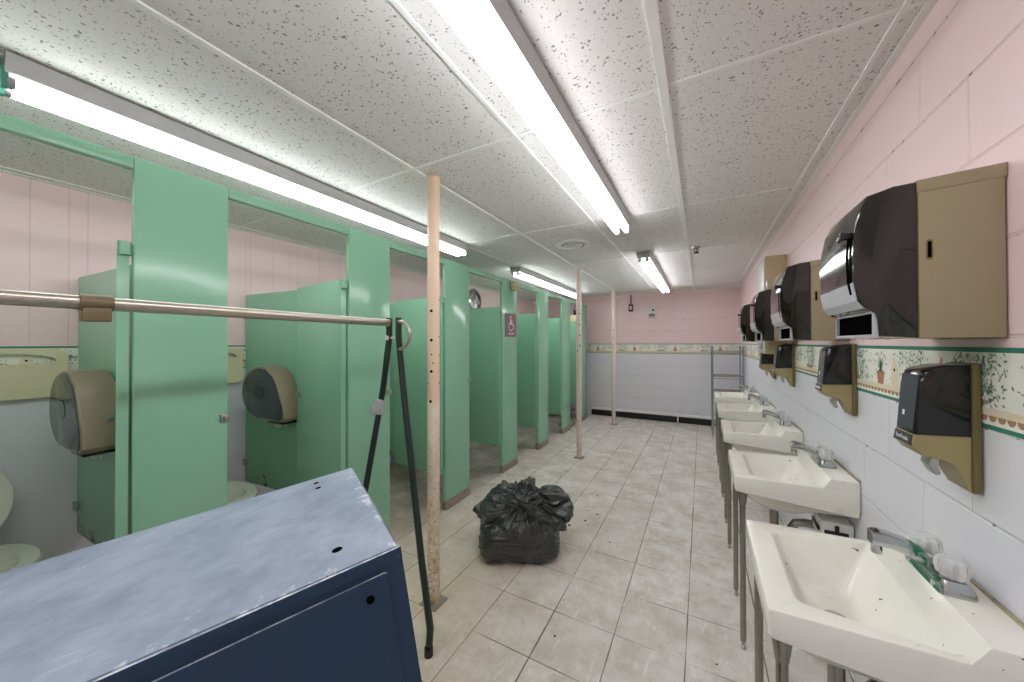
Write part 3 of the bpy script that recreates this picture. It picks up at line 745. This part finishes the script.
# ------------------------------------------------------------------ trash bag
def make_bag():
    r = thing('trash_bag', 'full black plastic trash bag tied at the top, standing on the tile floor', 'trash bag', (-1.110, 2.098, 0))
    bm = bmesh.new()
    U_, D_ = V((.877,.48,0)), V((-.48,.877,0))
    W3 = lambda u, v, z: U_*u+D_*v+V((0,0,z))
    def lump(c, rad, pw=2.2, tilt=0):
        g = bmesh.ops.create_icosphere(bm, subdivisions=4, radius=1)
        for q in g['verts']:
            n = q.co.normalized(); p = n*(abs(n.x)**pw+abs(n.y)**pw+abs(n.z)**pw)**(-1/pw)
            x, y, z = p.x*rad[0], p.y*rad[1], p.z*rad[2]
            x, z = x*math.cos(tilt)-z*math.sin(tilt), x*math.sin(tilt)+z*math.cos(tilt)
            q.co = W3(c[0]+x, c[1]+y, c[2]+z)
    lump((.01,0,.118), (.255,.215,.122), 5.5); lump((-.02,.02,.225), (.235,.20,.150), 2.6)
    lump((-.03,.03,.30), (.19,.16,.105), 2.2); lump((.05,-.02,.32), (.13,.12,.085), 2.0)
    lump((-.085,.0,.385), (.055,.06,.065), 1.5, .25); lump((.075,-.01,.40), (.058,.05,.080), 1.5, -.1); lump((.09,-.02,.44), (.026,.04,.05), 1.6, -.1); lump((-.01,.01,.385), (.06,.05,.04), 1.8)
    lump((.235,.03,.315), (.115,.10,.105), 2.0, -.5); lump((.305,.0,.245), (.075,.08,.085), 2.0, -.4)
    for k in range(7): t = k/6; lump((.0+.27*t, -.10-.05*math.sin(t*3), .375-.165*t), (.05,.04,.034), 2.0, -.55)
    for k in range(5): t = k/4; lump((-.02-.14*t, -.13+.02*t, .365-.14*t), (.045,.035,.028), 2.0, .6)
    lump((.02,-.165,.215), (.14,.06,.070), 2.0); lump((-.25,.0,.25), (.055,.06,.05), 1.6)
    me = bpy.data.meshes.new('t'); bm.to_mesh(me); bm.free()
    o = bpy.data.objects.new('t', me); C.objects.link(o)
    md = o.modifiers.new('a', 'REMESH'); md.mode = 'VOXEL'; md.voxel_size = .006
    md = o.modifiers.new('b', 'SMOOTH'); md.iterations = 4; md.factor = .5
    bpy.context.view_layer.update()
    m2 = bpy.data.meshes.new_from_object(o.evaluated_get(bpy.context.evaluated_depsgraph_get())); bpy.data.objects.remove(o)
    m2.name = 'bag'; nv = [v.normal.copy() for v in m2.vertices]; K = W3(.03,-.06,.37)
    rid = lambda q: 1-abs(noise.noise(q))*2.2
    for v, n in zip(m2.vertices, nv):
        p = v.co.copy(); d = p-K; u, w, z = d.dot(U_), d.dot(D_), d.z
        an = math.atan2(z, u); rr = d.length
        q = V((math.cos(an)*2.6, math.sin(an)*2.6, rr*3.0+w*3))
        rad = max(0, rid(q*1.35))**2*.6+max(0, rid(q*2.7+V((5,1,2))))**2*.35
        hz = max(0, rid(V((p.dot(U_)*2.2, p.dot(D_)*2.2, p.z*24+1.6*noise.noise(p*5)))))**2
        lo = min(1, max(0, (.24-p.z)/.08))
        h = .034*(rad-.35)*(1-lo)+.014*(hz-.35)*lo+.010*noise.noise(p*7)+.011*(max(0, rid(p*8.5+V((3,7,1))))**2-.3)*(1-.5*lo)
        v.co = p+n*h
        v.co.z = max(v.co.z, .002)
    m2.materials.clear(); m2.materials.append(M['bag']); m2.shade_smooth()
    ob = bpy.data.objects.new('bag', m2); C.objects.link(ob); ob.parent = r
    return r
make_bag()

# ------------------------------------------------------------------ sinks
SX = WX-.003
def make_sink(fm):
    r = thing('sink', 's', 'sink')
    def ring(x0,x1,y0,rad,z,n=5, y1=None, back=None):
        pts = rrect(x0, x1, -y0, y0, rad, n); out = []
        for x, y in pts:
            t = (x-x0)/(x1-x0)
            if y1 is not None: y = y*(1+(y1/y0-1)*t)
            zz = z(x) if callable(z) else z
            out.append((x, y, zz))
        return out
    zb = lambda x: .725-.028*(x+.43)/.43
    zr = lambda x: .790+.011*(x+.43)/.43
    m = MB()
    m.loft([ring(-.31,-.16,.09,.05,.615), ring(-.36,-.10,.165,.05,.665), ring(-.405,-.02,.205,.03,lambda x: zb(x)-.012), ring(-.428,0,.228,.012,zb), ring(-.43,0,.23,.010,lambda x: zb(x)+.005),
            ring(-.43,0,.23,.010,lambda x: zr(x)-.005), ring(-.4285,0,.2285,.010,lambda x: zr(x)-.0015), ring(-.425,0,.225,.010,zr),
            ring(-.369,-.110,.174,.014,zr,y1=.216), ring(-.366,-.113,.171,.014,lambda x: zr(x)-.002,y1=.213), ring(-.362,-.121,.166,.016,.787,y1=.206), ring(-.332,-.176,.135,.03,.697), ring(-.318,-.19,.12,.03,.684), ring(-.27,-.23,.02,.019,.672)], True, True)
    # raised deck along the wall, sloping into the basin
    m.prism([(-.1255,.779),(-.091,.8355),(-.088,.838),(-.002,.838),(0,.836),(0,.72),(-.10,.72)], lambda u,v,w: (u,w,v), -.2295, .2295, bev=.002)
    m.build('basin', M['porc'], r, ang=28)
    MB().lathe([(.026,.674),(.026,.677),(.016,.678),(.012,.670)], (-.25,0,0), seg=20).build('drain', M['chrome'], r)
    for s in (-1, 1):
        l = MB().lathe([(.011,.03),(.0125,.05),(.0125,.655),(.014,.655),(.022,.712),(.022,.722)], (-.398,s*.19,0), seg=18).build('leg', M['leg'], r)
        MB().lathe([(.010,.001),(.012,.010),(.007,.014),(.007,.032)], (-.398,s*.19,0), seg=14).build('foot', M['steel'], l)
    f = MB()                                             # centre-set faucet
    f.loft([[(x,y,.8385) for x,y in rrect(-.092,-.030,-.078,.078,.012)], [(x,y,.846) for x,y in rrect(-.092,-.030,-.078,.078,.012)], [(x,y,.868) for x,y in rrect(-.084,-.038,-.070,.070,.010)]])
    sp = [(-.050,.862,.030,.014), (-.080,.880,.027,.016), (-.115,.897,.023,.016), (-.148,.907,.020,.016), (-.172,.908,.019,.017), (-.182,.905,.018,.015)]
    rings = []
    for x, z, hw, hh in sp: rings.append([(x, u, z+v) for u, v in rrect(-hw, hw, -hh, hh, .005, 3)])
    f.loft(rings); f.lathe([(.010,.868),(.011,.872),(.011,.892)], (-.170,0,0), seg=14)
    fo = f.build('faucet', fm, r)
    for s in (-1, 1):
        k = MB(); rr = []
        for z, q in ((.869,.016),(.876,.023),(.892,.026),(.908,.024),(.915,.017)):
            rr.append([((q*(1+.09*(1 if i % 2 else -1)))*math.cos(math.pi*i/8)-.061, s*.051+(q*(1+.09*(1 if i % 2 else -1)))*math.sin(math.pi*i/8), z) for i in range(16)])
        k.loft(rr); k.build('knob', M['clear'], fo, ang=15)
        MB().lathe([(.010,.855),(.010,.896),(.006,.900)], (-.061,s*.051,0), seg=12).build('knob_stem', M['chrome'], fo)
    MB().box((-.003,-.228,.836), (.001,.228,.846), .0012).build('caulk_line', M['caulk'], r)
    m = MB(); m.tube([(-.25,0,.672),(-.25,0,.615)], .020, 14); m.tube([(-.25,0,.615),(-.25,0,.50),(-.245,0,.465),(-.22,0,.448),(-.19,0,.465),(-.183,0,.51),(-.165,0,.54),(-.13,0,.548),(-.004,0,.55)], .0185, 14)
    m.lathe([(.022,.600),(.024,.602),(.024,.625),(.022,.627)], (-.25,0,0), seg=8)
    m.lathe([(.036,-.008),(.032,-.003)], (0,0,.55), 'x', 20); m.build('drain_trap', M['leg'], r)
    for s in (-1, 1):
        m = MB(); m.tube([(-.002,s*.10,.56),(-.06,s*.10,.56)], .010, 10, 0); m.lathe([(.015,-.075),(.018,-.07),(.018,-.045),(.012,-.04)], (0,s*.10,.56), 'x', 12, 1)
        m.tube([(-.06,s*.10,.56),(-.065,s*.095,.60),(-.06,s*.055,.66),(-.06,s*.051,.74)], .0055, 8, 0)
        m.build('stop_valve', [M['leg'], M['baseb']], r)
    m = MB().box((-.11,-.17,.555), (-.001,-.03,.640), .008, 0); m.box((-.10,-.176,.588), (-.02,-.169,.606), .003, 1); m.box((-.065,-.176,.58), (-.05,-.169,.63), .003, 1); m.box((-.116,-.15,.588), (-.109,-.05,.606), .003, 1)
    m.build('hanger_bracket', [M['white'], M['baseb']], r)
    return r
SINKY = [1.203, 2.092, 2.975, 3.86, 4.77]
SLAB = ['nearest white wall-hung sink, faucet streaked green, in the lower right corner', 'second white sink from the camera, full basin and faucet showing past the nearest sink',
        'third white sink from the camera, middle of the row under the dispensers', 'fourth white sink from the camera, second from the wire shelf rack', 'farthest white sink, right in front of the wire shelf rack']
s1 = make_sink(M['chromeg']); s2 = make_sink(M['chrome'])
for i, y in enumerate(SINKY):
    o = s1 if i == 0 else (s2 if i == 1 else copy_tree(s2))
    o.location = (SX, y, 0); o.scale = (.972, 1, 1); tag(o, SLAB[i], 'sink', 'wall-hung sinks along the right wall')

# ------------------------------------------------------------------ paper towel dispensers (local: wall x=0, bottom z=0, near side y=0)
def make_towel():
    r = thing('paper_towel_dispenser', 'p', 'dispenser')
    W_ = .262; f = lambda u,v,w: (u, w, v)
    m = MB(); m.prism([(-.002,0),(-.131,0),(-.131,.349),(-.002,.358)], f, 0, W_, bev=.003)
    b = m.build('housing', M['tan'], r)
    MB().prism([(0,.330),(-.133,.322),(-.133,.3495),(0,.3585)], f, -.002, W_+.002, bev=.0015).build('top_cap', M['tan'], r)
    m = MB(); m.prism(rrect(-.117,-.111,.176,.212,.003), f, -.0012, .004, 0); m.prism(rrect(-.1195,-.1085,.172,.216,.004), f, -.0006, .004, 1)
    m.build('lock_slot', [M['hole'], M['olived']], r)
    prof = [(-.132,.3485),(-.170,.3445),(-.216,.332),(-.231,.300),(-.239,.255),(-.243,.200),(-.241,.130),(-.233,.085),(-.220,.068),(-.200,.060),(-.198,.004),(-.132,.001)]
    m = MB(); m.prism(prof, f, .001, W_-.001, bev=.004); m.build('cover', M['smoke'], r, ang=40)
    m = MB(); fm = lambda u,v,w: (w, u, v)
    m.plate([(.004,.002),(W_-.004,.002),(W_-.004,.064),(.004,.064)], [[(.010,.009),(W_-.010,.009),(W_-.010,.058),(.010,.058)]], fm, -.207, -.197)
    m.build('outlet_rim', M['trim'], r)
    MB().prism([(.009,.008),(W_-.009,.008),(W_-.009,.059),(.009,.059)], fm, -.200, -.1985).build('outlet', M['hole'], r)
    m = MB(); q = [(-.2435,.132),(-.2365,.088),(-.2235,.0705),(-.2065,.0645)]
    for a, b2 in zip(q, q[1:]): m.prism([a, b2, (b2[0]+.002,b2[1]+.002), (a[0]+.002,a[1]+.001)], f, .004, W_-.004)
    m.build('chin_strip', M['trim'], r)
    m = MB()
    q = [(-.2415,.250),(-.2455,.200),(-.2435,.135),(-.238,.105)]
    for a, b2 in zip(q, q[1:]): m.prism([a, b2, (b2[0]-.0015,b2[1]), (a[0]-.0015,a[1])], f, .020, .034)
    m.build('lever_slot', M['hole'], r)
    m = MB(); m.box((-.262,.014,.240), (-.236,.034,.254), .003); m.box((-.264,.008,.237), (-.254,.040,.256), .003)
    m.build('lever', M['black'], r)
    return r
TLB = ['nearest large brown paper towel dispenser with tan side, at the upper right', 'second paper towel dispenser, smoked cover and tan side, left of the nearest one',
       'third paper towel dispenser, in front of the tan vending box', 'farthest paper towel dispenser, a narrow dark curve near the room corner']
d0 = make_towel()
for i, y in enumerate((1.108, 1.965, 2.845, 3.80)):
    o = d0 if i == 0 else copy_tree(d0); o.location = (WX-.001, y-.004, 1.404); o.scale = (.965, 1, 1)
    tag(o, TLB[i], 'paper towel dispenser', 'paper towel dispensers along the right wall')

# ------------------------------------------------------------------ soap dispensers (local: near side y=0, bottom z=0)
def make_soap():
    r = thing('soap_dispenser', 's', 'dispenser')
    W_ = .092; f = lambda u,v,w: (u, w, v)
    MB().prism([(-.001,0),(-.014,0),(-.014,.290),(-.001,.292)], f, -.004, W_+.004, bev=.002).build('mount_plate', M['olived'], r)
    MB().prism([(-.0142,.126),(-.104,.121),(-.0945,.238),(-.088,.270),(-.076,.279),(-.045,.287),(-.0142,.289)], f, 0, W_, bev=.004).build('cover', M['black'], r, ang=40)
    arc_ = [(-.080,.070),(-.056,.068),(-.042,.060),(-.030,.042),(-.021,.015),(-.0142,.001)]
    MB().prism([(-.0142,.1255),(-.1045,.1205),(-.108,.100),(-.104,.088),(-.094,.074)]+arc_, f, .0005, W_-.0005, bev=.002).build('lower_shell', M['olive'], r, ang=40)
    fl = lambda u,v,w: (-.1105-w-.05*(v-.1), u, v)
    m = MB(); m.prism([(.006,.094),(W_-.006,.094),(W_-.006,.118),(.006,.118)], lambda u,v,w: (-.108-w+.17*(v-.1), u, v), -.004, .0022); m.build('label_strip', M['darkgrey'], r)
    ff = lambda u,v,w: (-.104+.081*(v-.121)-w, u, v)
    MB().prism([(.008,.128),(W_-.008,.128),(W_-.008,.262),(.008,.262)], ff, -.002, .0016).build('front_panel', M['darkgrey'], r)
    MB().prism([(.052,.160),(.061,.160),(.061,.172),(.052,.172)], ff, .001, .0024).build('refill_mark', M['signw'], r)
    MB().prism([(-.046,.075),(-.062,.072),(-.068,.045),(-.056,.022),(-.048,.024),(-.054,.046)], f, .035, .075, bev=.002).build('push_lever', M['steel'], r)
    return r
p0 = make_soap()
lt = bpy.data.curves.new('lettering', 'FONT'); lt.body = 'SaniFresh'; lt.size = .0150; lt.align_x = 'CENTER'; lt.align_y = 'CENTER'; lt.extrude = .0003
lt.materials.append(M['signw'])
tmp = bpy.data.objects.new('tmp', lt); C.objects.link(tmp); bpy.context.view_layer.update()
lme = bpy.data.meshes.new_from_object(tmp.evaluated_get(bpy.context.evaluated_depsgraph_get())); bpy.data.objects.remove(tmp)
lo = bpy.data.objects.new('lettering', lme); C.objects.link(lo)
lo.parent = p0; lo.rotation_euler = (math.radians(90), 0, math.radians(-90)); lo.location = (-.1100, .046, .106)
SOL = ['nearest soap dispenser, black and gold, below the largest paper towel dispenser', 'second soap dispenser, black and gold, left of the flowerpot on the border',
       'third soap dispenser, small black and gold, under the second towel dispenser', 'farthest soap dispenser, small and dark, under the tan vending box']
for i, y in enumerate((1.182, 1.890, 2.945, 3.62)):
    o = p0 if i == 0 else copy_tree(p0); o.location = (WX-.003, y, (1.054, 1.098, 1.098, 1.09)[i])
    tag(o, SOL[i], 'soap dispenser', 'soap dispensers along the right wall')

# ------------------------------------------------------------------ tan vending box
vb = thing('vending_box', 'tall tan metal vending box on the right wall between the towel dispensers', 'vending machine', (WX-.001, 3.19, 1.31))
MB().box((-.128,0,0), (0,.33,.735), .005).build('case', M['tan2'], vb)
MB().box((-.136,.012,.02), (-.1285,.318,.715), .004).build('front_door', M['white'], vb)  # white puts the lit look of the front face into the colour
for z in (.20, .52): MB().tube([(-.118,-.004,z-.025),(-.118,-.004,z+.025)], .005, 8).build('hinge', M['steel'], vb)
MB().box((-.150,.08,.03), (-.1365,.25,.11), .006).build('coin_tray', M['steel'], vb)

# ------------------------------------------------------------------ wire shelf rack
wr = thing('wire_shelf_rack', 'chrome wire shelf rack standing in the far right corner', 'shelf rack', (.33, 6.15, 0))
RWX, RWY = .19, .22
for sx in (-1, 1):
    for sy in (-1, 1):
        q = MB().tube([(sx*RWX, sy*RWY, .03), (sx*RWX, sy*RWY, 1.345)], .0125, 12).build('upright', M['wire'], wr)
        MB().lathe([(.018,.0005),(.018,.008),(.008,.014),(.008,.032)], (sx*RWX,sy*RWY,0), seg=12).build('foot', M['steel'], q)
for z in (.16, .665, .90, 1.27):
    m = MB()
    for dz in (0, -.028):
        for sx in (-1, 1): m.tube([(sx*RWX,-RWY,z+dz),(sx*RWX,RWY,z+dz)], .0045, 6)
        for sy in (-1, 1): m.tube([(-RWX,sy*RWY,z+dz),(RWX,sy*RWY,z+dz)], .0045, 6)
    for k in range(1, 14): y = -RWY+2*RWY*k/14; m.tube([(-RWX,y,z+.003),(RWX,y,z+.003)], .0022, 5)
    for k in (-.09, .09): m.tube([(k,-RWY,z-.002),(k,RWY,z-.002)], .003, 5)
    m.build('wire_shelf', M['wire'], wr)

# ------------------------------------------------------------------ grit on the floor
m = MB()
for k in range(46):
    x = random.gauss(-1.25, .30); y = max(2.46, random.gauss(2.75, .35)); q = random.uniform(.003, .012)
    if x < -1.86: continue
    m.lathe([(q,.0005),(q*.8,q*.4),(q*.3,q*.6)], (x,y,0), seg=7)
for x, y, q in ((-.98,1.03,.004), (-.99,1.05,.004), (.02,1.6,.004), (.05,1.75,.005), (.12,1.35,.004), (-.62,1.55,.006)):
    m.lathe([(q,.0005),(q*.8,q*.4),(q*.3,q*.6)], (x,y,0), seg=7)
tag(m.build('floor_grit', M['grit']), 'black crumbs of dirt scattered on the tile floor behind the trash bag', 'dirt', kind='stuff')

# ------------------------------------------------------------------ world, camera
w = bpy.data.worlds.new('World'); bpy.context.scene.world = w; w.use_nodes = True
w.node_tree.nodes['Background'].inputs[0].default_value = (.9,.93,1,1); w.node_tree.nodes['Background'].inputs[1].default_value = .3
f_, yaw, pit, rol, hh = 346.239, .501142772, .006878666, -.001980352, 1.39367577
fw = V((-math.sin(yaw)*math.cos(pit), math.cos(yaw)*math.cos(pit), math.sin(pit)))
Rv = V((math.cos(yaw), math.sin(yaw), 0)); Uv = Rv.cross(fw)
cr, sr = math.cos(rol), math.sin(rol)
Rc = Rv*cr+Uv*sr; Uc = -Rv*sr+Uv*cr
cd = bpy.data.cameras.new('camera'); cam = bpy.data.objects.new('camera', cd); C.objects.link(cam)
mt = Matrix((Rc, Uc, -fw)).transposed().to_4x4(); mt.translation = (0,0,hh); cam.matrix_world = mt
cd.sensor_fit = 'HORIZONTAL'; cd.sensor_width = 36; cd.lens = f_/1024*36; cd.clip_start = .02; cd.clip_end = 60
sc = bpy.context.scene; sc.camera = cam
vs = sc.view_settings; vs.view_transform = 'Standard'; vs.look = 'None'; vs.gamma = 1; vs.use_curve_mapping = False; vs.exposure = 1.08
cy = sc.cycles; cy.max_bounces = 10; cy.diffuse_bounces = 8; cy.glossy_bounces = 4; cy.transmission_bounces = 6
cy.use_denoising = True; cy.sample_clamp_indirect = 8
